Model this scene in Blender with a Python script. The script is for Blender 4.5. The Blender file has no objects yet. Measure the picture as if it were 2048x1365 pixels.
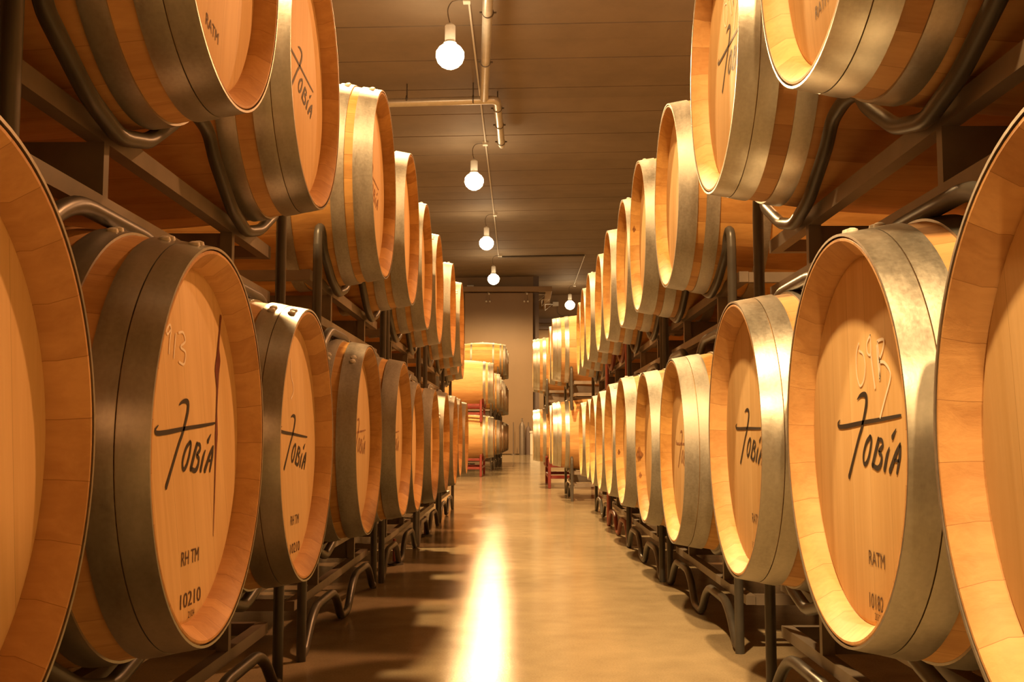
import bpy, bmesh, math, random
from mathutils import Vector, Matrix
random.seed(7)
C = bpy.context.scene.collection
S = 0.29                      # radius of a barrel head in metres; positions below are in this unit
HC = 2.1                      # height of the camera above the floor, same unit
CEIL = 20.0                   # ceiling above the camera
PI = math.pi

# ------------------------------------------------------------------ camera, world, exposure
cam = bpy.data.cameras.new('camera'); camo = bpy.data.objects.new('camera', cam); C.objects.link(camo)
cam.sensor_width = 36; cam.lens = 2183.0 / 2048 * 36; cam.clip_start = 0.05; cam.clip_end = 200
camo.location = (0, 0, HC * S)
camo.rotation_euler = (PI / 2 + 0.0880, 0, 0.00927)
sc = bpy.context.scene
sc.camera = camo
w = bpy.data.worlds.new('world'); sc.world = w; w.use_nodes = True
w.node_tree.nodes['Background'].inputs[0].default_value = (1, 0.6, 0.35, 1)
w.node_tree.nodes['Background'].inputs[1].default_value = 0.02
sc.view_settings.view_transform = 'Standard'; sc.view_settings.look = 'None'
sc.view_settings.gamma = 1; sc.view_settings.use_curve_mapping = False
sc.view_settings.exposure = 0.0
sc.cycles.max_bounces = 8; sc.cycles.diffuse_bounces = 6; sc.cycles.glossy_bounces = 4
sc.cycles.use_denoising = True
sc.cycles.sample_clamp_indirect = 6
sc.cycles.caustics_reflective = True
LAMP_COL = (1.0, 0.605, 0.25)
LAMP_W = 2500.0               # each down light, watts
LAMP_H = 17.3
LAMPS = [(-3.3, -23.3), (-3.28, -1.5), (-3.27, 24.3), (-3.26, 48.2), (-3.24, 72.6), (-3.17, 96.3), (-3.12, 118.5), (6.28, 142.1)]
FILL_LAMPS = [(10.7, z) for z in (20.0, 44.0)]   # added fill lamps to brighten the left barrels, hidden by the right hand barrels
FILL_W = 1250.0
GLOBE_E = 38.0

# ------------------------------------------------------------------ helpers
def P(x, y, h):
    return (x * S, y * S, (h + HC) * S)

def tag(o, label=None, cat=None, group=None, kind=None):
    if label: o['label'] = label
    if cat: o['category'] = cat
    if group: o['group'] = group
    if kind: o['kind'] = kind
    return o

def thing(name, label, cat, loc=(0, 0, 0), rotz=0, group=None):
    o = bpy.data.objects.new(name, None); C.objects.link(o)
    o.location = loc; o.rotation_euler = (0, 0, rotz); o.empty_display_size = 0.1
    return tag(o, label, cat, group)

def mobj(name, me, parent=None, loc=None, rot=None):
    o = bpy.data.objects.new(name, me); C.objects.link(o)
    if parent is not None: o.parent = parent
    if loc: o.location = loc
    if rot: o.rotation_euler = rot
    return o

def mesh(name, vs, fs, mat=None, smooth=False):
    me = bpy.data.meshes.new(name); me.from_pydata(vs, [], fs); me.update()
    if mat: me.materials.append(mat)
    if smooth:
        for p in me.polygons: p.use_smooth = True
        me.set_sharp_from_angle(angle=math.radians(38))
    return me

class MB:
    def __init__(s): s.v = []; s.f = []
    def box(s, x0, x1, y0, y1, z0, z1):
        b = len(s.v)
        s.v += [(x, y, z) for x in (x0, x1) for y in (y0, y1) for z in (z0, z1)]
        s.f += [tuple(b + i for i in q) for q in ((0, 1, 3, 2), (4, 6, 7, 5), (0, 4, 5, 1), (2, 3, 7, 6), (0, 2, 6, 4), (1, 5, 7, 3))]
        return s
    def tube(s, pts, r, n=10, cap=True):
        pts = [Vector(p) for p in pts]; b = len(s.v); m = len(pts)
        rr = r if isinstance(r, (list, tuple)) else [r] * m
        d0 = (pts[1] - pts[0]).normalized()
        up = Vector((0, 0, 1)) if abs(d0.z) < 0.9 else Vector((1, 0, 0))
        nrm = (up - d0 * up.dot(d0)).normalized()
        for i, p in enumerate(pts):
            if i == 0: d = d0
            elif i == m - 1: d = (pts[-1] - pts[-2]).normalized()
            else: d = ((pts[i + 1] - p).normalized() + (p - pts[i - 1]).normalized()).normalized()
            nrm = (nrm - d * nrm.dot(d)).normalized(); bi = d.cross(nrm)
            for k in range(n):
                a = 2 * PI * k / n
                s.v.append(tuple(p + (nrm * math.cos(a) + bi * math.sin(a)) * rr[i]))
        for i in range(m - 1):
            for k in range(n):
                k2 = (k + 1) % n
                s.f.append((b + i * n + k, b + i * n + k2, b + (i + 1) * n + k2, b + (i + 1) * n + k))
        if cap:
            s.f.append(tuple(b + k for k in range(n))[::-1]); s.f.append(tuple(b + (m - 1) * n + k for k in range(n)))
        return s
    def lathe(s, prof, n=64, axis='x', close=False, o=(0, 0, 0)):
        """prof: list of (along, radius)"""
        b = len(s.v); m = len(prof)
        for a_, r in prof:
            for k in range(n):
                t = 2 * PI * k / n; c, q = math.cos(t) * r, math.sin(t) * r
                v = (a_, c, q) if axis == 'x' else (c, q, a_)
                s.v.append((v[0] + o[0], v[1] + o[1], v[2] + o[2]))
        rng = m if close else m - 1
        for i in range(rng):
            j = (i + 1) % m
            for k in range(n):
                k2 = (k + 1) % n
                f = (b + i * n + k, b + j * n + k, b + j * n + k2, b + i * n + k2)
                s.f.append(f if axis == 'x' else f[::-1])
        return s
    def me(s, name, mat, smooth=False, bevel=0):
        m_ = mesh(name, s.v, s.f, mat, smooth)
        if smooth or bevel:
            bm = bmesh.new(); bm.from_mesh(m_)
            if bevel: bmesh.ops.bevel(bm, geom=bm.edges[:], offset=bevel, segments=1, affect='EDGES', clamp_overlap=True)
            bmesh.ops.recalc_face_normals(bm, faces=bm.faces); bm.to_mesh(m_); bm.free()
        return m_

def rounded(pts, rad=0.05, seg=4):
    """round the corners of a polyline"""
    pts = [Vector(p) for p in pts]; out = [pts[0]]
    for i in range(1, len(pts) - 1):
        a, b, c = pts[i - 1], pts[i], pts[i + 1]
        r = min(rad, (a - b).length * 0.45, (c - b).length * 0.45)
        p0 = b + (a - b).normalized() * r; p1 = b + (c - b).normalized() * r
        for k in range(seg + 1):
            t = k / seg
            out.append(p0 * (1 - t) ** 2 + b * 2 * t * (1 - t) + p1 * t * t)
    out.append(pts[-1]); return out

# ------------------------------------------------------------------ materials
def newmat(name):
    m = bpy.data.materials.new(name); m.use_nodes = True
    nt = m.node_tree; b = nt.nodes['Principled BSDF']
    return m, nt, b

def N(nt, t, **kw):
    n = nt.nodes.new(t)
    for k, v in kw.items():
        if k.startswith('i_'): n.inputs[k[2:].replace('_', ' ')].default_value = v
        else: setattr(n, k, v)
    return n

def math_(nt, op, a, b=None, c=None):
    n = nt.nodes.new('ShaderNodeMath'); n.operation = op
    for i, v in enumerate((a, b, c)):
        if v is None: continue
        if isinstance(v, (int, float)): n.inputs[i].default_value = v
        else: nt.links.new(v, n.inputs[i])
    return n.outputs[0]

def ramp(nt, fac, stops):
    n = nt.nodes.new('ShaderNodeValToRGB'); nt.links.new(fac, n.inputs[0])
    e = n.color_ramp.elements
    while len(e) < len(stops): e.new(0.5)
    for i, (p, c) in enumerate(stops):
        e[i].position = p; e[i].color = (*c, 1)
    return n.outputs[0]

def mix(nt, fac, a, b, mode='MIX'):
    n = nt.nodes.new('ShaderNodeMix'); n.data_type = 'RGBA'; n.blend_type = mode
    for sock, v in ((n.inputs[0], fac), (n.inputs[6], a), (n.inputs[7], b)):
        if isinstance(v, (int, float)): sock.default_value = v
        elif isinstance(v, tuple): sock.default_value = (*v, 1) if len(v) == 3 else v
        else: nt.links.new(v, sock)
    return n.outputs[2]

def wood(name, light, dark, stave=True, rough=0.55, age=0.0, planks=7):
    m, nt, b = newmat(name)
    tc = N(nt, 'ShaderNodeTexCoord'); oi = N(nt, 'ShaderNodeObjectInfo')
    sep = N(nt, 'ShaderNodeSeparateXYZ'); nt.links.new(tc.outputs['Object'], sep.inputs[0])
    x, y, z = sep.outputs
    if stave:
        ang = math_(nt, 'ARCTAN2', y, z)
        idx = math_(nt, 'ADD', math_(nt, 'MULTIPLY', ang, 27 / (2 * PI)), math_(nt, 'MULTIPLY', oi.outputs['Random'], 40))
        scale = (5, 34, 34)
    else:
        idx = math_(nt, 'ADD', math_(nt, 'MULTIPLY', y, planks / (2 * S)), math_(nt, 'MULTIPLY', oi.outputs['Random'], 31.7))
        scale = (34, 34, 2.2)
    fl = math_(nt, 'FLOOR', idx); fr = math_(nt, 'FRACT', idx)
    wn = N(nt, 'ShaderNodeTexWhiteNoise', noise_dimensions='1D'); nt.links.new(fl, wn.inputs['W'])
    mp = N(nt, 'ShaderNodeMapping'); mp.inputs['Scale'].default_value = scale
    off = N(nt, 'ShaderNodeCombineXYZ')
    nt.links.new(math_(nt, 'MULTIPLY', wn.outputs['Value'], 9), off.inputs[0]); nt.links.new(math_(nt, 'MULTIPLY', wn.outputs['Value'], 5), off.inputs[2])
    va = N(nt, 'ShaderNodeVectorMath', operation='ADD')
    nt.links.new(tc.outputs['Object'], mp.inputs[0]); nt.links.new(mp.outputs[0], va.inputs[0]); nt.links.new(off.outputs[0], va.inputs[1])
    no = N(nt, 'ShaderNodeTexNoise', i_Scale=1.0, i_Detail=6.0, i_Roughness=0.6, i_Distortion=0.4)
    nt.links.new(va.outputs[0], no.inputs['Vector'])
    big = N(nt, 'ShaderNodeTexNoise', i_Scale=3.2, i_Detail=3.0, i_Roughness=0.5); nt.links.new(tc.outputs['Object'], big.inputs['Vector'])
    fine = N(nt, 'ShaderNodeTexNoise', i_Scale=5.0, i_Detail=2.0); nt.links.new(va.outputs[0], fine.inputs['Vector'])
    f = math_(nt, 'ADD', math_(nt, 'MULTIPLY', no.outputs[0], 0.75), math_(nt, 'MULTIPLY', wn.outputs['Value'], 0.40 if stave else 0.26))
    f = math_(nt, 'ADD', f, math_(nt, 'MULTIPLY', fine.outputs[0], 0.18))
    col = ramp(nt, f, [(0.30, dark), (0.86, light)])
    # dark joint between neighbouring boards
    j = math_(nt, 'LESS_THAN', math_(nt, 'ABSOLUTE', math_(nt, 'SUBTRACT', fr, 0.5)), 0.494 if stave else 0.495)
    col = mix(nt, j, tuple(c * 0.78 for c in dark), col)
    if age:
        stain = ramp(nt, big.outputs[0], [(0.52, (1, 1, 1)), (0.78, (0.45, 0.3, 0.2))])
        col = mix(nt, age, col, stain, 'MULTIPLY')
    per = math_(nt, 'ADD', 0.88, math_(nt, 'MULTIPLY', oi.outputs['Random'], 0.2))
    hsv = N(nt, 'ShaderNodeHueSaturation'); nt.links.new(col, hsv.inputs['Color']); nt.links.new(per, hsv.inputs['Value'])
    nt.links.new(hsv.outputs[0], b.inputs['Base Color'])
    b.inputs['Roughness'].default_value = rough
    b.inputs['Specular IOR Level'].default_value = 0.3
    bu = N(nt, 'ShaderNodeBump'); bu.inputs['Strength'].default_value = 0.5 if stave else 0.2; bu.inputs['Distance'].default_value = 0.002
    nt.links.new(math_(nt, 'ADD', no.outputs[0], math_(nt, 'MULTIPLY', j, 0.8)), bu.inputs['Height']); nt.links.new(bu.outputs[0], b.inputs['Normal'])
    return m

def simple(name, col, rough=0.5, metal=0.0, var=0.12, scale=30.0, bump=0.0, spec=0.5):
    m, nt, b = newmat(name)
    tc = N(nt, 'ShaderNodeTexCoord'); no = N(nt, 'ShaderNodeTexNoise', i_Scale=scale, i_Detail=5.0)
    nt.links.new(tc.outputs['Object'], no.inputs['Vector'])
    c = ramp(nt, no.outputs[0], [(0.3, tuple(k * (1 - var) for k in col)), (0.7, tuple(min(1, k * (1 + var)) for k in col))])
    nt.links.new(c, b.inputs['Base Color'])
    b.inputs['Roughness'].default_value = rough; b.inputs['Metallic'].default_value = metal
    b.inputs['Specular IOR Level'].default_value = spec
    if bump:
        bu = N(nt, 'ShaderNodeBump'); bu.inputs['Strength'].default_value = bump; bu.inputs['Distance'].default_value = 0.002
        nt.links.new(no.outputs[0], bu.inputs['Height']); nt.links.new(bu.outputs[0], b.inputs['Normal'])
    return m

def hoopmat(name, c0, c1, r0, r1, metal=0.85):
    m, nt, b = newmat(name)
    tc = N(nt, 'ShaderNodeTexCoord'); mp = N(nt, 'ShaderNodeMapping'); mp.inputs['Scale'].default_value = (22, 6, 6)
    nt.links.new(tc.outputs['Object'], mp.inputs[0])
    a = N(nt, 'ShaderNodeTexNoise', i_Scale=1.0, i_Detail=6.0, i_Roughness=0.65); nt.links.new(mp.outputs[0], a.inputs['Vector'])
    g = N(nt, 'ShaderNodeTexNoise', i_Scale=150.0, i_Detail=3.0); nt.links.new(tc.outputs['Object'], g.inputs['Vector'])
    f = math_(nt, 'ADD', math_(nt, 'MULTIPLY', a.outputs[0], 0.75), math_(nt, 'MULTIPLY', g.outputs[0], 0.25))
    nt.links.new(ramp(nt, f, [(0.35, c0), (0.65, c1)]), b.inputs['Base Color'])
    rr = N(nt, 'ShaderNodeMapRange'); rr.inputs['From Min'].default_value = 0.3; rr.inputs['From Max'].default_value = 0.7
    rr.inputs['To Min'].default_value = r0; rr.inputs['To Max'].default_value = r1
    nt.links.new(f, rr.inputs[0]); nt.links.new(rr.outputs[0], b.inputs['Roughness'])
    b.inputs['Metallic'].default_value = metal
    bu = N(nt, 'ShaderNodeBump'); bu.inputs['Strength'].default_value = 0.12; bu.inputs['Distance'].default_value = 0.001
    nt.links.new(g.outputs[0], bu.inputs['Height']); nt.links.new(bu.outputs[0], b.inputs['Normal'])
    return m

M = {}
M['stave_new'] = wood('stave_oak_new', (0.62, 0.37, 0.155), (0.40, 0.205, 0.075))
M['head_new'] = wood('head_oak_new', (0.79, 0.58, 0.31), (0.62, 0.41, 0.175), stave=False)
M['stave_old'] = wood('stave_oak_aged', (0.60, 0.35, 0.115), (0.33, 0.155, 0.04), age=0.6)
M['head_old'] = wood('head_oak_aged', (0.78, 0.57, 0.31), (0.58, 0.38, 0.16), stave=False, age=0.25)
M['hoop_new'] = hoopmat('galvanised_hoop', (0.33, 0.315, 0.275), (0.48, 0.46, 0.41), 0.28, 0.42)
M['hoop_old'] = hoopmat('dull_galvanised_hoop', (0.24, 0.225, 0.195), (0.42, 0.40, 0.35), 0.42, 0.62, 0.7)
M['rack'] = simple('dark_painted_steel', (0.055, 0.05, 0.042), 0.38, 0.0, 0.2, 14)
M['rack_flat'] = simple('brown_painted_steel', (0.16, 0.13, 0.10), 0.42, 0.0, 0.15, 14)
M['red'] = simple('red_painted_steel', (0.17, 0.016, 0.011), 0.45, 0.0, 0.2, 14)
M['rust'] = simple('red_brown_painted_steel', (0.20, 0.045, 0.025), 0.45, 0.0, 0.2, 14)
M['ink'] = simple('black_marker', (0.022, 0.014, 0.010), 0.6, 0, 0.1)
M['burn'] = simple('branded_brown', (0.075, 0.035, 0.016), 0.7, 0, 0.2)
M['rivet'] = simple('zinc_rivet', (0.62, 0.60, 0.54), 0.55, 0.1, 0.05)
M['faded'] = simple('faded_brown_ink', (0.34, 0.17, 0.075), 0.7, 0, 0.4, 25)
M['knot'] = simple('knot_brown', (0.24, 0.10, 0.028), 0.7, 0, 0.5, 60)
M['chalk'] = simple('white_chalk', (0.95, 0.88, 0.76), 0.8, 0, 0.05)
M['wine'] = simple('wine_stain', (0.16, 0.022, 0.014), 0.4, 0, 0.3)
M['bung'] = simple('bung_silicone', (0.35, 0.16, 0.07), 0.5)
M['white'] = simple('white_plastic', (0.72, 0.70, 0.64), 0.45, 0, 0.05)
M['pipe'] = simple('galvanised_pipe', (0.62, 0.58, 0.50), 0.35, 0.55, 0.08, 8)
M['clamp'] = simple('dark_clamp', (0.12, 0.10, 0.08), 0.4, 0.5)
M['steel'] = simple('brushed_steel', (0.24, 0.20, 0.17), 0.5, 0.5, 0.08, 20)
M['cord'] = simple('grey_cord', (0.16, 0.13, 0.10), 0.5)
M['door'] = simple('door_panel', (0.27, 0.18, 0.10), 0.5, 0, 0.05, 1.5)
M['wall'] = simple('painted_wall', (0.28, 0.20, 0.125), 0.8, 0, 0.07, 2.5, 0.2)
M['column'] = simple('dark_column_paint', (0.14, 0.10, 0.085), 0.5, 0, 0.08, 3)
m, nt, b = newmat('lamp_glow'); b.inputs['Base Color'].default_value = (1, 0.9, 0.75, 1)
b.inputs['Emission Color'].default_value = (1.0, 0.74, 0.42, 1); b.inputs['Emission Strength'].default_value = GLOBE_E; M['globe'] = m

def floor_mat():
    m, nt, b = newmat('polished_concrete')
    tc = N(nt, 'ShaderNodeTexCoord')
    a = N(nt, 'ShaderNodeTexNoise', i_Scale=0.9, i_Detail=5.0, i_Roughness=0.6); nt.links.new(tc.outputs['Object'], a.inputs['Vector'])
    g = N(nt, 'ShaderNodeTexNoise', i_Scale=170.0, i_Detail=3.0, i_Roughness=0.7); nt.links.new(tc.outputs['Object'], g.inputs['Vector'])
    k = N(nt, 'ShaderNodeTexNoise', i_Scale=9.0, i_Detail=4.0); nt.links.new(tc.outputs['Object'], k.inputs['Vector'])
    f = math_(nt, 'ADD', math_(nt, 'MULTIPLY', a.outputs[0], 0.5), math_(nt, 'ADD', math_(nt, 'MULTIPLY', g.outputs[0], 0.3), math_(nt, 'MULTIPLY', k.outputs[0], 0.2)))
    nt.links.new(ramp(nt, f, [(0.36, (0.175, 0.138, 0.086)), (0.64, (0.33, 0.268, 0.170))]), b.inputs['Base Color'])
    rr = N(nt, 'ShaderNodeMapRange'); rr.inputs['To Min'].default_value = 0.07; rr.inputs['To Max'].default_value = 0.13; b.inputs['Specular IOR Level'].default_value = 0.02
    nt.links.new(f, rr.inputs[0]); nt.links.new(rr.outputs[0], b.inputs['Roughness'])
    bu = N(nt, 'ShaderNodeBump'); bu.inputs['Strength'].default_value = 0.3; bu.inputs['Distance'].default_value = 0.001
    nt.links.new(g.outputs[0], bu.inputs['Height']); nt.links.new(bu.outputs[0], b.inputs['Normal'])
    return m
def ceil_mat():
    m, nt, b = newmat('ceiling_concrete')
    tc = N(nt, 'ShaderNodeTexCoord')
    sep = N(nt, 'ShaderNodeSeparateXYZ'); nt.links.new(tc.outputs['Object'], sep.inputs[0])
    idx = math_(nt, 'FLOOR', math_(nt, 'DIVIDE', sep.outputs[1], 4.87 * S))
    wn = N(nt, 'ShaderNodeTexWhiteNoise', noise_dimensions='1D'); nt.links.new(idx, wn.inputs['W'])
    a = N(nt, 'ShaderNodeTexNoise', i_Scale=1.3, i_Detail=6.0, i_Roughness=0.62); nt.links.new(tc.outputs['Object'], a.inputs['Vector'])
    f = math_(nt, 'ADD', math_(nt, 'MULTIPLY', a.outputs[0], 0.8), math_(nt, 'MULTIPLY', wn.outputs['Value'], 0.2))
    nt.links.new(ramp(nt, f, [(0.3, (0.19, 0.145, 0.10)), (0.75, (0.26, 0.20, 0.14))]), b.inputs['Base Color'])
    b.inputs['Roughness'].default_value = 0.75
    return m
M['floor'] = floor_mat(); M['ceiling'] = ceil_mat()

# ------------------------------------------------------------------ room shell
Z0, Z1, Z2 = -36.0, 135.5, 154.0
XW = 16.0
def struct(name, mb, mat, bevel=0):
    return tag(mobj(name, mb.me(name, mat, bevel=bevel)), kind='structure')
def rbox(mb, x0, x1, y0, y1, h0, h1):
    mb.box(x0 * S, x1 * S, y0 * S, y1 * S, (h0 + HC) * S, (h1 + HC) * S); return mb
struct('floor', rbox(MB(), -XW, XW, Z0, Z2, -HC - 0.5, -HC), M['floor'])
mb = MB(); y = 51.59 - 4.87 * 18
while y < Z2:
    rbox(mb, -XW, XW, y + 0.06, y + 4.81, CEIL, CEIL + 0.5); y += 4.87
rbox(mb, -XW - .4, XW + .4, Z0 - .4, Z2 + .4, CEIL + 0.2, CEIL + 0.6)
TILT = 0.016                   # the panels rise slightly towards the right
mb.v = [(x_, y_, z_ + TILT * (x_ + 2.45 * S)) for x_, y_, z_ in mb.v]
struct('ceiling', mb, M['ceiling'])
struct('wall_left', rbox(MB(), -XW - 0.5, -XW, Z0, Z2, -HC, CEIL + .3), M['wall'])
struct('wall_right', rbox(MB(), XW, XW + 0.5, Z0, Z2, -HC, CEIL + .3), M['wall'])
struct('wall_back', rbox(MB(), -XW, XW, Z0 - 0.5, Z0, -HC, CEIL + .3), M['wall'])
mb = MB(); rbox(mb, -XW, 1.4, Z1, Z1 + 0.8, -HC, CEIL + .1)
struct('wall_front', mb, M['wall'])
struct('wall_far', rbox(MB(), 1.4, XW, Z2, Z2 + 0.5, -HC, CEIL + .3), M['wall'])
struct('trim_1', rbox(MB(), 1.4, 2.1, Z1 - 0.1, Z1 + 0.9, -HC, CEIL + .1), M['column'])          # dark column at the opening
mb = MB(); rbox(mb, 2.1, 9, Z2 - 0.6, Z2, 16.1, 16.7); rbox(mb, 2.1, 9, Z2 - 0.6, Z2, 15.2, 15.6)
struct('trim_2', mb, M['column'])

# sliding door on its rail
d = tag(thing('door_1', None, None, P(-2.85, 134.6, -HC)), kind='structure'); del_ = None
def lbox(x0, x1, y0, y1, z0, z1):
    return MB().box(x0 * S, x1 * S, y0 * S, y1 * S, z0 * S, z1 * S)
mobj('door_panel', lbox(-4.25, 4.2, -0.25, 0.25, 0.06, HC + 17.85).me('door_panel', M['door'], bevel=0.006), d)
for xx in (-1.35, 3.35):
    mb = MB(); mb.box((xx - .1) * S, (xx + .1) * S, -.42 * S, -.25 * S, (HC + 16.4) * S, (HC + 18.15) * S)
    hg = mobj('door_hanger', mb.me('door_hanger', M['door'], bevel=0.003), d)
    for q, (a, c) in enumerate(((-.22, 16.75), (.22, 16.75), (.12, 17.7))):
        mobj('hanger_bolt', MB().lathe([(-.62 * S, 0.001), (-.62 * S, .1 * S), (-.42 * S, .12 * S), (-.42 * S, 0.001)], 12, 'x').me('hanger_bolt', M['white']), d,
             ((xx + a) * S, 0, (HC + c) * S), (0, 0, PI / 2))
        # the lathe runs along x; turned so that it faces the aisle
r = thing('door_rail', 'long beige steel rail carrying the sliding door at the far wall', 'rail', P(-2, 133.9, 17.95))
mobj('rail_beam', lbox(-6, 5.7, -.25, .25, 0, .62).me('rail_beam', M['door'], bevel=0.004), r)
for k in range(3):
    bx_, yy = 4.0 + .55 * k, 2.0 + 5.0 * k
    mb = MB().tube([(x_ * S, yy * S, z_ * S) for x_, z_ in ((bx_, -.12), (bx_, -.95), (bx_ + 1.0, -.12), (bx_, -.12))], .07 * S, 6)
    mobj('rail_bracket', mb.me('rail_bracket', M['white']), r)
mobj('rail_return', lbox(4.9, 5.7, .25, 18.5, .05, .55).me('rail_return', M['door'], bevel=0.004), r)
for (xx, zz, yy, lab) in ((-6.45, 18.6, Z1 - .5, 'small white box fixed on the wall left above the sliding door'), (4.75, 18.8, Z2 - .4, 'small white box fixed on the wall right of the dark column')):
    e = thing('wall_box', lab, 'electrical box', P(xx, yy, zz))
    mobj('box_cover', lbox(-.42, .42, -.2, .38, -.3, .3).me('box_cover', M['white'], bevel=0.006), e)
    mobj('box_cable', MB().tube([(.25 * S, .1 * S, -.3 * S), (.27 * S, .15 * S, -1.2 * S), (.7 * S, .3 * S, -1.6 * S), (2.0 * S, .3 * S, -1.6 * S)], .035 * S, 6).me('box_cable', M['cord'], True), e)

# gas bottles and a drum by the far wall
def far_item(name, label, cat, x, y, prof, mat, extra=None):
    t = thing(name, label, cat, P(x, y, -HC))
    mobj('body', MB().lathe([(a * S, max(r_, .002) * S) for a, r_ in prof], 24, 'z').me('body', mat, True), t)
    if extra: extra(t)
    return t
def valve(t):
    mobj('valve', MB().tube([(0, 0, 3.95 * S), (0, 0, 4.4 * S)], .09 * S, 8).box(-.16 * S, .1 * S, -.06 * S, .06 * S, 4.15 * S, 4.27 * S).me('valve', M['steel']), t)
gp = [(0, 0), (0, .36), (3.4, .37), (3.7, .28), (3.9, .12), (3.97, .1), (3.97, 0)]
far_item('gas_cylinder', 'tall grey gas cylinder at the far wall, left of the shorter one', 'gas cylinder', 0.0, 132.2, gp, M['steel'], valve)
far_item('gas_cylinder', 'slightly shorter brown gas cylinder beside the white crate', 'gas cylinder', .75, 132.6, [(a * .88, r_ * .9) for a, r_ in gp], M['column'],
         lambda t: mobj('valve', MB().tube([(0, 0, 3.48 * S), (0, 0, 3.9 * S)], .08 * S, 8).me('valve', M['steel']), t))
t = thing('barrier_post', 'thin grey post with round foot standing by the far wall', 'post', P(-1.05, 131.5, -HC))
mobj('pole', MB().tube([(0, 0, 0.1 * S), (0, 0, 3.9 * S)], .06 * S, 8).me('pole', M['steel']), t)
mobj('foot_plate', MB().lathe([(0, .002 * S), (0, .3 * S), (.1 * S, .3 * S), (.14 * S, .002 * S)], 20, 'z').me('foot_plate', M['steel']), t)
t = thing('storage_crate', 'pale plastic crate on the floor right of the gas cylinders', 'crate', P(1.55, 131.6, -HC))
mobj('crate_body', lbox(-.6, .6, -.6, .6, 0, 2.6).me('crate_body', M['white'], bevel=0.01), t)
mobj('crate_lid', lbox(-.66, .66, -.66, .66, 2.6, 2.85).me('crate_lid', M['white'], bevel=0.01), t)

# ------------------------------------------------------------------ pipes and cable under the ceiling
pp = thing('drain_pipe', 'jointed silvery pipe with a tee under the ceiling', 'pipe', P(-1.43, 60.2, 19.0))
def rel(pts): return [((x + 1.43) * S, (y_ - 60.2) * S, (h - 19) * S) for x, y_, h in pts]
pr = .235 * S
mobj('long_pipe', MB().tube(rel([(-1.1, 38, 19), (-2.12, 59.9, 19)]), pr, 20).me('long_pipe', M['pipe'], True), pp)
mobj('cross_pipe', MB().tube(rounded(rel([(-XW + .2, 60.2, 18.6), (-1.43, 60.2, 19), (-1.36, 66, 19)]), .12, 6) + [Vector(rel([(-1.33, 69.5, 19)])[0])], pr, 20).me('cross_pipe', M['pipe'], True), pp)
mobj('pipe_cap', MB().tube(rel([(-1.33, 69.3, 19), (-1.328, 70.0, 19)]), pr * .75, 16).me('pipe_cap', M['white'], True), pp)
def clampat(x, y_, dx, dy):
    n_ = Vector((dx, dy, 0)).normalized(); c = Vector(rel([(x, y_, 19)])[0]); s_ = Vector((-n_.y, n_.x, 0))
    mb = MB().tube([c - n_ * .04 * S, c + n_ * .04 * S], pr * 1.14, 20)
    mb.tube([c - s_ * .38 * S, c - s_ * .24 * S], .05 * S, 6); mb.tube([c + s_ * .24 * S, c + s_ * .38 * S], .05 * S, 6)
    mb.tube([c + Vector((0, 0, pr)), c + Vector((0, 0, 1.0 * S))], .035 * S, 6)
    mobj('pipe_clamp', mb.me('pipe_clamp', M['clamp']), pp)
for a in ((-1.52, 47.5, -.05, 1), (-1.85, 54, -.05, 1), (-1.41, 61.8, .02, 1), (-1.37, 65.2, .02, 1), (-1.34, 69.0, .02, 1), (-2.75, 60.2, 1, 0), (-6.5, 60.2, 1, 0)): clampat(*a)
cb = thing('ceiling_conduit', 'thin metal conduit running along the ceiling between the lamps', 'conduit', P(-2.45, 48, CEIL))
def relc(pts): return [((x + 2.45) * S, (y_ - 48) * S, (h - CEIL) * S) for x, y_, h in pts]
mobj('conduit_run', MB().tube(relc([(-2.4, -30, CEIL - .07), (-2.43, 48, CEIL - .07), (-2.5, 96, CEIL - .07), (-2.6, 119.6, CEIL - .07)]), .05 * S, 8).me('conduit_run', M['white'], True), cb)
mobj('conduit_branch', MB().tube(relc([(-2.6, 119.6, CEIL - .12), (6.96, 119.5, CEIL + .04)]), .1 * S, 8).me('conduit_branch', M['clamp'], True), cb)
mobj('conduit_branch', MB().tube(relc([(6.96, 119.4, CEIL + .06), (6.86, 143, CEIL + .06)]), .05 * S, 8).me('conduit_branch', M['white'], True), cb)

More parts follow.
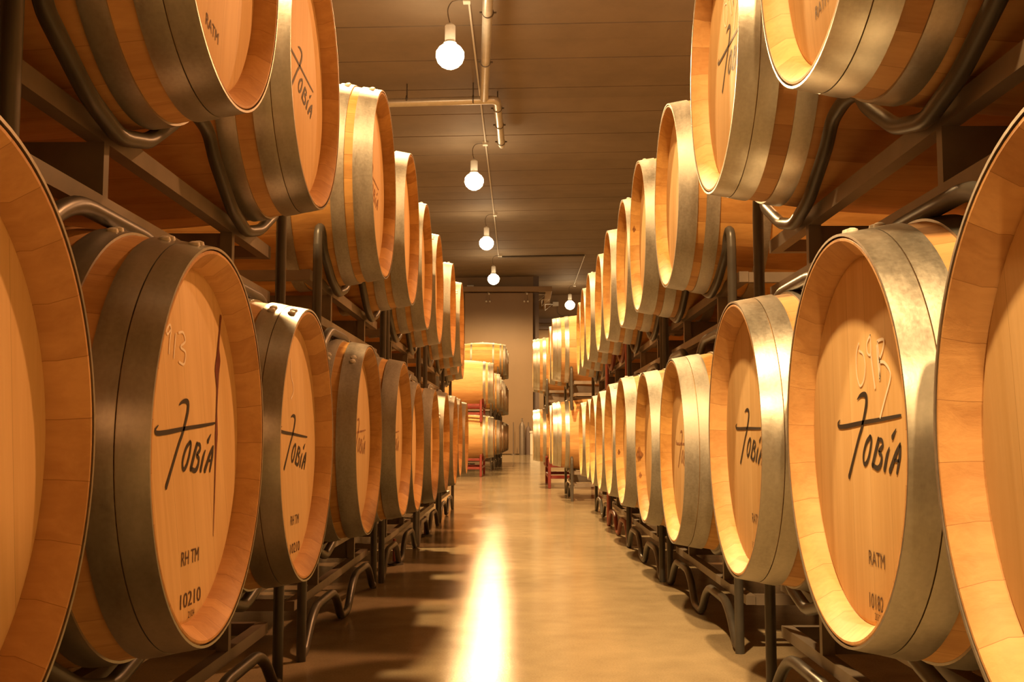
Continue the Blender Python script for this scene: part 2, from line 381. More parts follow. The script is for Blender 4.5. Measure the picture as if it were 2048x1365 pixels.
# ------------------------------------------------------------------ lamps
ords = ['nearest', 'second nearest', 'middle', 'fourth nearest']
def lamp(i, x, y, watts, colour=LAMP_COL):
    name = 'pendant_lamp'
    far = x > 0
    lab = {3: 'glowing pendant bulb nearest the camera, beside the ceiling pipes', 4: 'second glowing pendant bulb in the row, past the pipe tee',
           5: 'third glowing pendant bulb in the row, above the aisle', 6: 'fourth glowing pendant bulb, in front of the sliding door rail',
           7: 'glowing pendant bulb furthest right, above the right barrel row', 20: 'added fill lamp for the left barrels, hidden behind the right barrels'}.get(i, 'glowing pendant bulb over the aisle, %s' % ('ahead of the camera out of frame' if i == 2 else 'above the camera' if i == 1 else 'behind the camera'))
    t = thing(name, lab, 'lamp', P(x, y, LAMP_H), 0, 'pendant lamps under the ceiling' if i < 20 else 'added fill lamps behind the right barrels')
    mobj('globe', MB().lathe([(a * S, r_ * S) for a, r_ in ((-.64, .01), (-.62, .2), (-.52, .39), (-.34, .56), (-.1, .64), (.14, .63), (.34, .5), (.46, .34), (.52, .24))], 32, 'z').me('globe', M['globe'], True), t)
    mobj('socket', MB().lathe([(a * S, r_ * S) for a, r_ in ((.46, .3), (.56, .3), (.6, .24), (1.35, .24), (1.42, .18), (1.5, .06), (1.5, .002))], 24, 'z').me('socket', M['white'], True), t)
    bxx = .62 if far else .75
    top = (CEIL - LAMP_H)
    pts = [(0, 0, 1.48), (-.1, 0, 1.8), (-.12, 0, 2.2), (.05, 0, 2.5), (.35, 0, 2.58), (bxx - .1, 0, top - .14)]
    mobj('cord', MB().tube(rounded([tuple(c * S for c in p_) for p_ in pts], .06), .025 * S, 6).me('cord', M['cord'], True), t)
    mobj('junction_box', MB().box((bxx - .17) * S, (bxx + .17) * S, -.2 * S, .2 * S, (top - .26) * S, (top - .01) * S).me('junction_box', M['white'], bevel=0.004), t)
    L = bpy.data.lights.new('down_light', 'SPOT'); L.energy = watts; L.color = colour; L.spot_size = math.radians(177); L.spot_blend = 0.35; L.shadow_soft_size = 0.11
    lo = bpy.data.objects.new('down_light', L); C.objects.link(lo); lo.parent = t; lo.location = (0, 0, -.95 * S)
for i, (x, y) in enumerate(LAMPS): lamp(i, x, y, LAMP_W * (.6 if y > 60 else 1))
for i, (x, y) in enumerate(FILL_LAMPS): lamp(20, x, y, FILL_W if y < 30 else FILL_W * .4, (1.0, 0.43, 0.155))  # unseen warm fill added for the left barrel heads

# ------------------------------------------------------------------ barrels
LB = 3.28; BILGE = 1.165
def outr(x):      # stave radius at distance x from the front rim
    t_ = (x - LB / 2) / (LB / 2)
    return .987 + (BILGE - .987) * (1 - t_ * t_)
def staves_mesh(mat):
    pr_ = []
    n = 22
    rec = .12
    for e in (0, 1):
        seq = [(rec + .03, .80), (rec + .03, .885), (rec, .900), (rec - .04, .902), (.0, .968), (0, .980), (.008, .987)]
        if e == 0: pr_ += seq
    for i in range(1, n): pr_.append((LB * i / n, outr(LB * i / n)))
    pr_ += [(LB - a, r_) for a, r_ in [(.008, .987), (0, .980), (0, .968), (rec - .04, .902), (rec, .900), (rec + .03, .885), (rec + .03, .80)]]
    return MB().lathe([((a - LB / 2) * S, r_ * S) for a, r_ in pr_], 96).me('staves', mat, True)
def head_mesh(mat, front=True):
    s_ = -1 if front else 1
    pr_ = [(.121, .001), (.121, .872), (.132, .899), (.155, .899), (.155, .001)]
    mb = MB().lathe([(s_ * (LB / 2 - a) * S, r_ * S) for a, r_ in pr_], 96)
    return mb.me('head', mat, True)
def hoop_mesh(a, b_, mat, rivet, mirror=False):
    th = .013; c = (a + b_) / 2
    def rr(x): return outr(max(x, 0.012)) + .001
    pts = [(a, rr(a)), (a, rr(a) + th), (c, rr(c) + th + .002), (b_, rr(b_) + th), (b_, rr(b_)), (c, rr(c))]
    sg = -1 if not mirror else 1
    mb = MB().lathe([(sg * (LB / 2 - x_) * S, r_ * S) for x_, r_ in pts], 96, close=True)
    R_ = (rr(c) + th) * S; nf = len(mb.f)
    for k, da in enumerate((0, .07)):                      # rivets and lap joint
        t_ = rivet + da; px, py, pz = sg * (LB / 2 - c) * S, math.sin(t_) * R_, math.cos(t_) * R_
        nn = Vector((0, math.sin(t_), math.cos(t_)))
        p0 = Vector((px, py, pz))
        mb.tube([p0 - nn * .004, p0 + nn * .0035, p0 + nn * .0055], [.0095, .008, .003], 10)
    me = mb.me('hoop', mat, True); me.materials.append(M['rivet'])
    for p in me.polygons:
        if p.index >= nf: p.material_index = 1
    return me
KINDS = {}
def make_kind(key, sm, hm, om, spans):
    K = dict(staves=staves_mesh(M[sm]), head=head_mesh(M[hm]), rear=head_mesh(M[hm], False), hoops=[])
    for i, (a, b_) in enumerate(spans): K['hoops'].append(hoop_mesh(a, b_, M[om], .1 + .02 * i))
    for i, (a, b_) in enumerate(spans): K['hoops'].append(hoop_mesh(a, b_, M[om], .3 + .05 * i, True))
    K['bung'] = MB().lathe([(BILGE * S - .012, .001), (BILGE * S - .012, .026), (BILGE * S + .01, .024), (BILGE * S + .014, .018), (BILGE * S + .014, .001)], 20, 'z').me('bung', M['bung'], True)
    KINDS[key] = K
make_kind('new', 'stave_new', 'head_new', 'hoop_new', [(-.003, .135), (.141, .268), (.388, .52)])
make_kind('old', 'stave_old', 'head_old', 'hoop_old', [(-.003, .19), (.275, .41), (.80, .92)])
make_kind('mid', 'stave_old', 'head_old', 'hoop_old', [(-.003, .14), (.146, .29), (.42, .55)])

# ---- marks on the heads
XT = -(LB / 2 - .121) * S - .0008
def ribbon(mb, pts, wd):
    """flat pen stroke on the head plane, u to the reader's right, v up, width per point (unit S)"""
    pts = [Vector((p[0], p[1])) for p in pts]; n = len(pts)
    if not isinstance(wd, (list, tuple)): wd = [wd] * n
    up, uw = [], []
    for i in range(n - 1):                 # Catmull-Rom
        p0, p1, p2, p3 = pts[max(i - 1, 0)], pts[i], pts[i + 1], pts[min(i + 2, n - 1)]
        for k in range(5):
            t_ = k / 5
            up.append(.5 * ((2 * p1) + (p2 - p0) * t_ + (2 * p0 - 5 * p1 + 4 * p2 - p3) * t_ ** 2 + (3 * p1 - p0 - 3 * p2 + p3) * t_ ** 3))
            uw.append(wd[i] * (1 - t_) + wd[i + 1] * t_)
    up.append(pts[-1]); uw.append(wd[-1])
    b0 = len(mb.v)
    for i, p in enumerate(up):
        a_, c = up[max(i - 1, 0)], up[min(i + 1, len(up) - 1)]
        d_ = c - a_
        d_ = d_.normalized() if d_.length > 1e-9 else Vector((1, 0))
        nn = Vector((-d_.y, d_.x)) * uw[i] / 2
        for q in (p + nn, p - nn): mb.v.append((XT, -q.x * S, q.y * S))
    for i in range(len(up) - 1):
        mb.f.append((b0 + 2 * i, b0 + 2 * i + 1, b0 + 2 * i + 3, b0 + 2 * i + 2))
    for i in (0, len(up) - 1):             # round ends
        b1 = len(mb.v); p = up[i]
        for k in range(10):
            t_ = 2 * PI * k / 10; mb.v.append((XT - .0001, -(p.x + math.cos(t_) * uw[i] / 2) * S, (p.y + math.sin(t_) * uw[i] / 2) * S))
        mb.f.append(tuple(range(b1, b1 + 10)))
def logo_mesh(mat):
    mb = MB()
    ribbon(mb, [(-.045, .193), (.0, .209), (.055, .214), (.096, .203), (.094, .166), (.070, .124), (.046, .092), (.012, .049), (-.04, 0), (-.131, -.1), (-.215, -.194)],
           [.006, .018, .026, .034, .034, .030, .027, .025, .025, .026, .030])
    ribbon(mb, [(-.350, .095), (-.388, .076), (-.366, .060), (-.26, .061), (-.153, .066), (.064, .078), (.312, .088), (.539, .099), (.578, .102)],
           [.006, .016, .024, .024, .024, .021, .019, .015, .010])
    ribbon(mb, [(.142, .008), (.08, -.021), (.032, -.075), (.029, -.113), (.054, -.126), (.099, -.101), (.137, -.053), (.158, -.005), (.142, .008)], .023)
    ribbon(mb, [(.262, -.005), (.215, -.062), (.165, -.127)], [.028, .030, .030])
    ribbon(mb, [(.262, -.005), (.311, -.010), (.317, -.035), (.262, -.062), (.300, -.082), (.281, -.121), (.235, -.140), (.167, -.127)], [.018, .022, .022, .022, .024, .026, .026, .024])
    ribbon(mb, [(.411, -.042), (.374, -.08), (.335, -.142)], [.010, .028, .030])
    ribbon(mb, [(.509, .042), (.481, .023), (.457, .005)], [.006, .018, .028])
    ribbon(mb, [(.556, -.026), (.495, -.069), (.411, -.147)], [.018, .028, .032])
    ribbon(mb, [(.556, -.026), (.544, -.078), (.503, -.153)], [.018, .030, .020])
    ribbon(mb, [(.47, -.099), (.538, -.1)], .014)
    return mb.me('painted_logo', mat)
def text_mesh(body, u0, u1, v0, v1, mat, name='stencil_lettering', slots=None):
    cu = bpy.data.curves.new('t', 'FONT'); cu.body = body; cu.size = 1; cu.resolution_u = 3
    o = bpy.data.objects.new('t', cu); C.objects.link(o)
    bpy.context.view_layer.update()
    me = bpy.data.meshes.new_from_object(o.evaluated_get(bpy.context.evaluated_depsgraph_get()))
    bpy.data.objects.remove(o); bpy.data.curves.remove(cu)
    xs = [v.co.x for v in me.vertices]; ys = [v.co.y for v in me.vertices]
    ax, bx, ay, by = min(xs), max(xs), min(ys), max(ys)
    vs = []
    for v in me.vertices:
        u = u0 + (v.co.x - ax) / (bx - ax) * (u1 - u0); q = v0 + (v.co.y - ay) / (by - ay) * (v1 - v0)
        vs.append((XT, -u * S, q * S))
    fs = [tuple(p.vertices) for p in me.polygons]
    bpy.data.meshes.remove(me)
    return mesh(name, vs, fs, mat)
def chalk_09R():
    mb = MB()
    ribbon(mb, [(.002, .468), (-.038, .418), (-.042, .324), (-.007, .265), (.028, .26), (.074, .291), (.097, .354), (.068, .41), (.008, .431)], 0.012)
    ribbon(mb, [(.186, .494), (.132, .459), (.137, .41), (.187, .404), (.186, .492)], 0.012)
    ribbon(mb, [(.186, .401), (.211, .31), (.233, .24)], 0.018)
    ribbon(mb, [(.279, .431), (.289, .357), (.305, .278)], 0.019); ribbon(mb, [(.306, .278), (.312, .356), (.290, .450)], 0.012)
    ribbon(mb, [(.290, .456), (.376, .454), (.356, .404), (.305, .361), (.375, .349), (.44, .312), (.451, .271), (.367, .178), (.297, .098)], 0.015)
    return mb.me('chalk_number', M['chalk'])
def chalk_913(du=.19):
    mb = MB(); k = lambda pts: [(u + du, v) for u, v in pts]
    ribbon(mb, k([(-.396, .547), (-.408, .568), (-.43, .566), (-.462, .54), (-.444, .522), (-.396, .547), (-.410, .5), (-.417, .434)]), .012)
    ribbon(mb, k([(-.323, .534), (-.344, .417)]), .013)
    ribbon(mb, k([(-.282, .544), (-.21, .552), (-.172, .512), (-.245, .478), (-.168, .460), (-.165, .42), (-.19, .395), (-.26, .403)]), .013)
    return mb.me('chalk_number', M['chalk'])
def stain():
    mb = MB(); ribbon(mb, [(.645, .70), (.63, .63), (.612, .53), (.615, .46), (.60, .40), (.612, .30), (.608, .18), (.615, .05), (.61, -.1), (.605, -.35), (.60, -.5)],
                      [.034, .022, .032, .085, .085, .03, .022, .05, .02, .012, .006]); return mb.me('wine_stain', M['wine'])
def knot(s1, ang, xx):     # dark knot in the wide end wall of a stave
    mb = MB(); r_ = (.90 + (.12 - xx) * .2) - .004; n = 14
    b0 = 0
    for k in range(n):
        t_ = 2 * PI * k / n; a_ = ang + math.sin(t_) * s1 * (1 + .3 * math.sin(3 * t_ + 1) + .2 * math.cos(5 * t_)); q = xx + math.cos(t_) * s1 * .34 * (1 + .3 * math.cos(4 * t_))
        rr = .902 + (.08 - q) * .825 - .003
        mb.v.append(((-LB / 2 + q) * S, math.sin(a_) * rr * S, math.cos(a_) * rr * S))
    mb.f.append(tuple(range(n)))
    return mb.me('wood_knot', M['knot'])
LOGO = logo_mesh(M['ink']); LOGO_FADED = logo_mesh(M['faded'])
BRANDS = {}
def brand(txt, *a):
    if txt not in BRANDS: BRANDS[txt] = text_mesh(txt, *a, M['burn'])
    return BRANDS[txt]

def barrel(side, X, Y, h, label, kind='old', group=None, scale=1.0, roll=None, marks=(), droll=0.0):
    """side -1/+1; X distance of the front rim from the axis of the aisle; h height of the barrel axis"""
    K = KINDS[kind]
    base = P(side * (X + LB * scale / 2), Y, h - BILGE * scale)
    t = thing('wine_barrel', label, 'barrel', base, PI if side < 0 else 0, group)
    t.scale = (scale,) * 3
    if roll is None: roll = random.uniform(-.35, .35)
    at = (0, 0, BILGE * S)
    mobj('staves', K['staves'], t, at, (roll + random.choice((0, 1, 2, 3)) * .7, 0, 0))
    mobj('head', K['head'], t, at, (roll, 0, 0)); mobj('head', K['rear'], t, at, (roll, 0, 0))
    rz = random.uniform(-.25, .25) if kind == 'new' else random.uniform(-1, 1)
    for hm in K['hoops']: mobj('hoop', hm, t, at, (rz, 0, 0))
    mobj('bung', K['bung'], t, at)
    for me, du, rt in marks:
        o = mobj(me.name.split('.')[0], me, t, (0, -du * S, BILGE * S), (-rt, 0, 0))
    return t

ORD = ['first', 'second', 'third', 'fourth', 'fifth', 'sixth', 'seventh', 'eighth', 'ninth', 'tenth', 'eleventh', 'twelfth']
G = {(-1, 0): 'barrels in the lower left row', (-1, 1): 'barrels in the upper left row', (1, 0): 'barrels in the lower right row', (1, 1): 'barrels in the upper right row'}
L0, U0 = -.067, 2.724
num1 = lambda: [(brand('RH TM', .05, .34, -.602, -.532), -.19, 0), (brand('10210', .05, .39, -.812, -.738), -.19, 0), (brand('2104', .18, .285, -.872, -.838), -.19, 0)]
num2 = lambda du=0, r_=0: [(brand('RATM ', .070, .300, -.603, -.535), du, r_), (brand('10182 ', .060, .262, -.808, -.736), du, r_), (brand('2032', .135, .215, -.856, -.822), du, r_)]
lg = lambda du, deg: [(LOGO, du, math.radians(deg))]
wav = MB(); ribbon(wav, [(-.15, .62), (-.12, .50), (-.05, .44), (-.04, .38), (-.12, .33)], .012); WAV = wav.me('chalk_number', M['chalk'])
B_ = [
 # side level X Y dh kind marks label
 (-1, 0, 1.54, 2.93, .03, 'new', (), 'closest lower left barrel, its pale head cut off by the left edge of the photo'),
 (-1, 0, 1.56, 5.576, .032, 'new', lg(-.19, 1) + num1() + [(chalk_913(), -.19, 0), (stain(), -.19, 0)], 'oak barrel lower left with black handwriting, 10210 stencil and red stain streak'),
 (-1, 0, 1.587, 8.163, .018, 'new', lg(-.07, -5) + [(brand('RH TM', .05, .34, -.602, -.532), -.10, 0), (brand('10210', .05, .39, -.812, -.738), -.10, 0), (WAV, 0, 0)], 'lower left barrel with black handwriting, just behind the one stencilled 10210'),
 (-1, 0, 1.623, 11.668, .045, 'old', [(LOGO_FADED, -.08, 0)], 'fourth lower left barrel, grey hoops and faded brown handwriting on its head'),
 (-1, 0, 1.536, 14.249, .046, 'old', [(LOGO_FADED, -.12, 0)], 'fifth barrel from the front in the lower left row'),
 (-1, 0, 1.631, 17.2, -.083, 'old', (), 'sixth barrel from the front in the lower left row'),
 (-1, 0, 1.567, 19.75, -.082, 'old', (), 'seventh barrel from the front in the lower left row'),
 (-1, 0, 1.55, 22.45, -.03, 'old', (), 'eighth barrel from the front in the lower left row'),
 (-1, 0, 1.52, 24.95, -.007, 'old', (), 'ninth barrel from the front in the lower left row'),
 (-1, 0, 1.60, 28.4, .05, 'old', (), 'tenth barrel from the front in the lower left row'),
 (-1, 0, 1.57, 31.0, .03, 'old', (), 'last barrel of the lower left row before the red rack'),
 (-1, 1, 1.36, 3.29, .03, 'new', (), 'upper left barrel at the very corner of the photo, behind the bent tube'),
 (-1, 1, 1.531, 5.63, .035, 'new', [(brand('RATM', .078, .315, -.603, -.535), -.12, -.12)], 'upper left barrel cut by the top edge, small RATM stencil on its head'),
 (-1, 1, 1.579, 8.209, .035, 'new', lg(-.14, -6), 'upper left barrel with black handwriting sloping down, bright glints on its hoops'),
 (-1, 1, 1.477, 11.556, -.023, 'old', [(LOGO_FADED, -.2, -.1)], 'third barrel in view in the upper left row, top lit'),
 (-1, 1, 1.463, 14.328, .025, 'old', (), 'fourth barrel in view in the upper left row'),
 (-1, 1, 1.521, 17.35, .002, 'old', (), 'fifth barrel in view in the upper left row'),
 (-1, 1, 1.526, 20.02, .002, 'old', (), 'sixth barrel in view in the upper left row'),
 (-1, 1, 1.486, 23.36, .004, 'old', (), 'seventh barrel in view in the upper left row, wide pale hoop'),
 (-1, 1, 1.458, 26.33, .006, 'old', (), 'eighth and furthest standing out barrel of the upper left row'),
 (-1, 1, 1.74, 29.6, 0, 'old', (), 'upper left barrel set back behind the eighth'),
 (-1, 1, 1.76, 32.2, 0, 'old', (), 'last upper left barrel before the red rack, set back'),
 (1, 0, 1.49, 2.97, .06, 'new', (), 'closest lower right barrel, its head cut off by the right edge of the photo'),
 (1, 0, 1.550, 5.41, .062, 'new', lg(0, 0) + num2() + [(chalk_09R(), 0, 0)], 'oak barrel lower right with black handwriting, 10182 stencil and chalk 09R'),
 (1, 0, 1.541, 8.045, .058, 'new', lg(-.09, -3) + [(brand('RATM ', .078, .315, -.603, -.535), .0, 0), (brand('10182 ', .09, .385, -.808, -.736), .0, 0)], 'lower right barrel with black handwriting half hidden by its hoop, behind the 10182 one'),
 (1, 0, 1.633, 12.017, -.078, 'mid', [(LOGO_FADED, -.1, -.05)], 'fourth lower right barrel, plain bright end wall and mark at its hoop'),
 (1, 0, 1.623, 14.738, -.068, 'old', [(knot(.11, PI / 2 + .12, .05), 0, 0), (knot(.05, PI / 2 + .45, .05), 0, 0)], 'fifth lower right barrel with a big dark knot in its end wall'),
 (1, 0, 1.564, 17.40, 0, 'old', [(knot(.05, PI / 2 + .2, .05), 0, 0)], 'sixth lower right barrel with a small brown knot in its end wall'),
 (1, 0, 1.567, 19.90, .02, 'old', (), 'seventh barrel from the front in the lower right row'),
 (1, 0, 1.569, 22.36, -.01, 'old', (), 'eighth barrel from the front in the lower right row'),
 (1, 0, 1.592, 24.85, -.01, 'old', (), 'ninth barrel from the front in the lower right row'),
 (1, 0, 1.65, 27.62, .006, 'old', (), 'tenth barrel from the front in the lower right row'),
 (1, 0, 1.625, 30.4, .012, 'old', (), 'last barrel of the lower right row before the stack seen from the side'),
 (1, 1, 1.40, 2.75, .03, 'new', (), 'upper right barrel at the very corner of the photo, behind the bent tube'),
 (1, 1, 1.40, 5.22, .03, 'new', [(brand('RATM', .078, .315, -.603, -.535), -.35, 0)], 'upper right barrel cut by the top edge, its rim glowing orange'),
 (1, 1, 1.40, 7.84, .07, 'new', lg(-.02, -3) + [(chalk_09R(), -.05, .1)], 'upper right barrel with black handwriting, right hand part hidden by its hoop'),
 (1, 1, 1.589, 11.871, -.076, 'old', (), 'third barrel in view in the upper right row, set back from the second'),
 (1, 1, 1.538, 14.384, -.063, 'old', [(knot(.05, PI / 2 - .3, .05), 0, 0)], 'fourth barrel in view in the upper right row'),
 (1, 1, 1.572, 17.05, 0, 'old', (), 'fifth barrel in view in the upper right row'),
 (1, 1, 1.556, 19.85, .043, 'old', (), 'sixth barrel in view in the upper right row'),
 (1, 1, 1.571, 22.38, .034, 'old', (), 'seventh barrel in view in the upper right row'),
 (1, 1, 1.513, 24.88, .017, 'old', (), 'eighth barrel in view in the upper right row'),
 (1, 1, 1.521, 27.41, .012, 'old', (), 'ninth barrel in view in the upper right row'),
 (1, 1, 1.56, 30.2, .0, 'old', (), 'last barrel of the upper right row before the stack seen from the side'),
]
for s_, lv, X, Y, dh, kd, mk, lab in B_:
    barrel(s_, X, Y, (L0, U0)[lv] + dh, lab, kd, G[(s_, lv)], 1.0, None, mk)

# the rows run on beside and behind the camera
for s_ in (-1, 1):
    for lv in (0, 1):
        for Y in (.45, -2.4, -4.9):
            nm = '%s %s' % (('lower', 'upper')[lv], ('left', 'right')[s_ > 0])
            barrel(s_, 1.5, Y, (L0, U0)[lv] + .02, 'oak barrel of the %s row beside the camera, outside the photo' % nm, 'new', 'barrels of the %s row beside the camera' % nm)

# second line of racks, back to back with the first (seen only through the gaps)
for s_ in (-1, 1):
    for lv in (0, 1):
        for Y in (2.95, 5.6, 8.2, 11.8, 14.4, 17.6, 20.2):
            barrel(s_, 5.25, Y, (L0, U0)[lv], 'oak barrel in the shaded second line behind the %s %s row' % (('lower', 'upper')[lv], ('left', 'right')[s_ > 0]), 'old',
                   'barrels in the second line behind the %s %s row' % (('lower', 'upper')[lv], ('left', 'right')[s_ > 0]))

# stacks further down the hall
g1, g2, g3 = 'barrels in the side-on stack on the right', 'barrels in the furthest right stack', 'barrels in the far left stacks'
for lv, hh, nm in ((0, .10, 'lower'), (1, 3.0, 'upper')):
    barrel(1, 1.03, 37.4, hh, '%s barrel seen side-on on the right, glinting hoops, beyond the right row' % nm, 'new', g1, 1.05)
    barrel(1, 1.0, 40.0, hh, '%s barrel just behind the side-on one on the right, only a sliver of rim' % nm, 'old', g1, 1.05)
    barrel(1, .46, 46.5, (.08, 3.09)[lv], '%s barrel of the furthest right stack, glinting hoops next to the far wall' % nm, 'new', g2, 1.05)
    barrel(1, .50, 49.2, (.08, 3.09)[lv], '%s barrel hidden behind the furthest right stack' % nm, 'old', g2, 1.05)
far = [59.4, 70.0, 73.0, 77.0, 79.7, 83.0, 85.7, 88.8, 91.5]
for i, Y in enumerate(far):
    X = 1.55 - (Y - 59.4) * .0125
    for lv, hh in ((0, 0.0), (1, 2.94), (2, 5.95)):
        if lv == 2 and i < 5: continue
        nm = ('bottom', 'middle', 'top')[lv]
        if i == 0: lab = '%s barrel on the red rack at left, seen side-on' % ('lower', 'upper')[lv]
        else: lab = '%s level barrel, %s behind the red rack at left' % (nm, ORD[i - 1])
        if lv == 2 and i == 5: lab = 'topmost orange barrel at left in front of the far sliding door, seen side-on'
        barrel(-1, X, Y, hh, lab, 'old' if i % 3 else 'new', g3, 1.07)

# ------------------------------------------------------------------ racks
RB_, RF_ = .046, .05
def sc_(pts): return [tuple(c * S for c in p) for p in pts]
def rack_meshes(tube_mat, rail_mat):
    c = 2.033                           # barrel axis above the foot
    A = {}
    def cradle(x):
        half = [(x, -2.5, c - .88), (x, -2.48, c - .72), (x, -2.39, c - .66), (x, -2.29, c - .72), (x, -2.22, c - .86), (x, -1.72, c - 1.09), (x, -1.3, c - 1.18)]
        other = [(x, -.88, c - 1.09), (x, -.42, c - .84), (x, -.28, c - .70), (x, 0, c - .66)]
        pts = half + other; pts = pts + [(x, -p[1], p[2]) for p in pts[:-1]][::-1]
        return MB().tube(rounded(sc_(pts), .03, 3), RB_ * S, 10)
    def foot(x):
        half = [(x, -2.5, .055), (x, -2.36, .055), (x, -2.05, .30), (x, -1.78, .405), (x, -.82, .405), (x, -.55, .30), (x, -.25, .055), (x, 0, .055)]
        pts = half + [(x, -p[1], p[2]) for p in half[:-1]][::-1]
        return MB().tube(rounded(sc_(pts), .04, 3), RB_ * S, 10)
    A['cradle_tube'] = [cradle(-.08), cradle(2.14)]
    A['foot_tube'] = [foot(-.08), foot(2.14)]
    A['leg'] = [MB().tube(sc_([(x, y_, 0.0), (x, y_, c - .86)]), RB_ * S, 12) for x in (-.08, 2.14) for y_ in (-2.5, 2.5)]
    A['upper_rail'] = [lbox(x, x + .09, -2.46, 2.46, c - 1.20, c - 1.095) for x in (0, 1.97)]
    A['lower_rail'] = [lbox(x, x + .09, -2.46, 2.46, .46, .55) for x in (0, 1.97)]
    A['spacer'] = [lbox(x, x + .09, y_ - .035, y_ + .035, .55, c - 1.20) for x in (0, 1.97) for y_ in (-1.25, 1.25)]
    A['cross_bar'] = [lbox(.09, 1.97, y_ - .045, y_ + .045, z_, z_ + .1) for y_ in (-2.4, 2.4) for z_ in (.455, c - 1.20)]
    A['fork_plate'] = [lbox(.09, 1.97, y_ + .02 * (1 if y_ > 0 else -1) - .012, y_ + .02 * (1 if y_ > 0 else -1) + .012, .55, c - 1.20) for y_ in (-1.25, 1.25)]
    out = []
    for k, lst in A.items():
        for mb in lst:
            if k in ('cradle_tube', 'foot_tube', 'leg'): out.append((k, mb.me(k, tube_mat, True)))
            else: out.append((k, mb.me(k, rail_mat)))
    return out
def red_meshes(mat):
    c = 2.033; A = []
    def add(k, mb, b=.004): A.append((k, mb.me(k, mat, bevel=b)))
    for x in (0, 2.0):
        for y_ in (-2.45, 2.45): add('leg', lbox(x - .06, x + .06, y_ - .06, y_ + .06, 0, 1.15))
        add('upper_rail', lbox(x - .05, x + .05, -2.39, 2.39, c - 1.28, c - 1.16)); add('lower_rail', lbox(x - .05, x + .05, -2.39, 2.39, .38, .5))
        for y_ in (-1.3, 1.3):
            pts = [(x - .1, y_ - .8, c - .80), (x - .1, y_ - .42, c - 1.10), (x - .1, y_, c - 1.19), (x - .1, y_ + .42, c - 1.10), (x - .1, y_ + .8, c - .80)]
            A.append(('saddle', MB().tube(sc_(pts), .05 * S, 8).me('saddle', mat, True)))
    for y_ in (-2.45, 2.45):
        for z_ in (.38, .82): add('cross_bar', lbox(.06, 1.94, y_ - .05, y_ + .05, z_, z_ + .13))
    return A
RK = {'black': rack_meshes(M['rack'], M['rack_flat']), 'rust': rack_meshes(M['rust'], M['rack_flat']), 'red': red_meshes(M['red'])}
def rack(side, X, Y, hfoot, label, kind='black', group=None, scale=1.0):
    t = thing('barrel_rack', label, 'rack', P(side * X, Y, hfoot), PI if side < 0 else 0, group)
    t.scale = (scale,) * 3
    for k, me in RK[kind]: mobj(k, me, t)
    return t
FU = U0 - 2.033
rk0 = [(s_, lv, 2.12, -3.65) for s_ in (-1, 1) for lv in (0, 1)]
for s_, lv, X, Y in rk0:
    nm = '%s %s' % (('lower', 'upper')[lv], ('left', 'right')[s_ > 0])
    rack(s_, X, Y, (-HC, FU)[lv], 'dark steel rack of the %s row behind the camera' % nm)
rk = [(-1, 0, 2.14, 1.6), (-1, 0, 2.14, 6.87), (-1, 0, 2.16, 12.96), (-1, 0, 2.12, 18.5), (-1, 0, 2.10, 23.75), (-1, 0, 2.12, 29.7),
      (-1, 1, 2.16, 1.5), (-1, 1, 2.16, 6.8), (-1, 1, 2.06, 12.95), (-1, 1, 2.10, 18.7), (-1, 1, 2.07, 24.85), (-1, 1, 2.28, 30.9),
      (1, 0, 2.12, 1.6), (1, 0, 2.14, 6.75), (1, 0, 2.20, 13.38), (1, 0, 2.12, 18.65), (1, 0, 2.14, 23.75), (1, 0, 2.20, 29.0),
      (1, 1, 2.05, 1.35), (1, 1, 2.06, 6.55), (1, 1, 2.14, 13.13), (1, 1, 2.14, 18.45), (1, 1, 2.12, 23.63), (1, 1, 2.12, 28.85)]
for k, (s_, lv, X, Y) in enumerate(rk):
    n = k % 6
    kd = 'rust' if (s_ > 0 and n == 4) else 'black'
    lab = '%s steel rack, %s from the camera in the %s %s row' % ('red-brown' if kd == 'rust' else 'dark', ORD[n], ('lower', 'upper')[lv], ('left', 'right')[s_ > 0])
    rack(s_, X, Y, (-HC, FU)[lv], lab, kd, 'steel racks in the %s %s row' % (('lower', 'upper')[lv], ('left', 'right')[s_ > 0]))
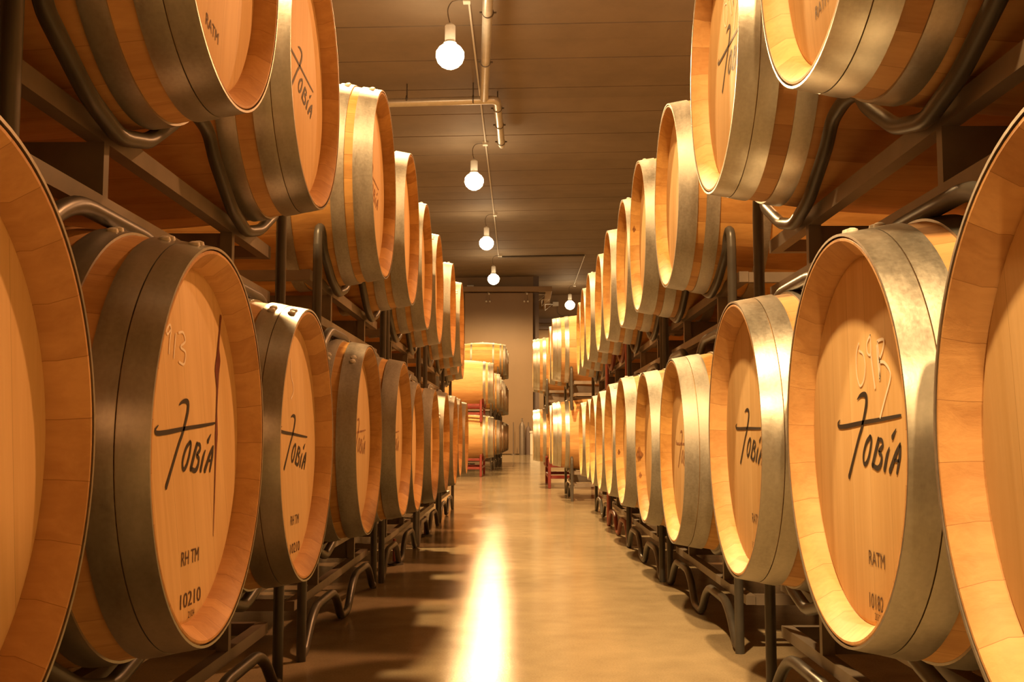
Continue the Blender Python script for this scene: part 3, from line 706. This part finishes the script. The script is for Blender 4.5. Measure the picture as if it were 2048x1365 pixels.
for s_ in (-1, 1):
    for lv in (0, 1):
        for Y in (1.6, 6.9, 13.1, 18.9):
            rack(s_, 5.25 + .65, Y, (-HC, FU)[lv], 'dark steel rack in the shaded second line behind the %s %s row' % (('lower', 'upper')[lv], ('left', 'right')[s_ > 0]), 'black',
                 'racks of the second line behind the %s %s row' % (('lower', 'upper')[lv], ('left', 'right')[s_ > 0]))
rack(1, 1.72, 38.7, -HC, 'dark rack on the floor under the side-on barrels at right', 'black', None, 1.05)
rack(1, 1.72, 38.7, .88, 'dark rack between the two side-on barrels at right', 'black', None, 1.05)
rack(1, 1.12, 47.8, -HC, 'red rack on the floor under the furthest right stack', 'red', None, 1.05)
rack(1, 1.12, 47.8, .96, 'dark rack between the barrels of the furthest right stack', 'black', None, 1.05)
rack(-1, 2.2, 60.8, -HC, 'red rack on the floor at left with two crossbars', 'red', None, 1.03)
rack(-1, 2.2, 60.8, .80, 'red rack at left on top of the lower side-on barrel', 'red', None, 1.03)
for i, (Y, X) in enumerate(((71.5, 2.05), (78.3, 1.97), (84.35, 1.9), (90.15, 1.83))):
    for lv, hf in ((0, -HC), (1, .80), (2, 3.85)):
        if lv == 2 and i < 2: continue
        rack(-1, X, Y, hf, '%s dark rack of the %s stack behind the red rack at left' % (('bottom', 'middle', 'top')[lv], ORD[i]), 'black', 'racks of the far left stacks', 1.03)
# screw jacks with round feet under the left racks
for k, (X, Y) in enumerate(((2.12, 18.3), (2.07, 23.5))):
    t = thing('support_foot', ('nearer' if k == 0 else 'further') + ' thin rod with round foot under the lower left racks', 'support', P(-X, Y, -HC))
    mobj('rod', MB().tube(sc_([(0, 0, .03), (0, 0, .42)]), .028 * S, 8).me('rod', M['rust'], True), t)
    mobj('foot_disc', MB().lathe(sc_([(0, .002), (0, .16), (.03, .15), (.05, .05), (.05, .002)]) if False else [(a * S, r_ * S) for a, r_ in ((0, .002), (0, .16), (.03, .15), (.05, .05), (.05, .002))], 24, 'z').me('foot_disc', M['rack'], True), t)
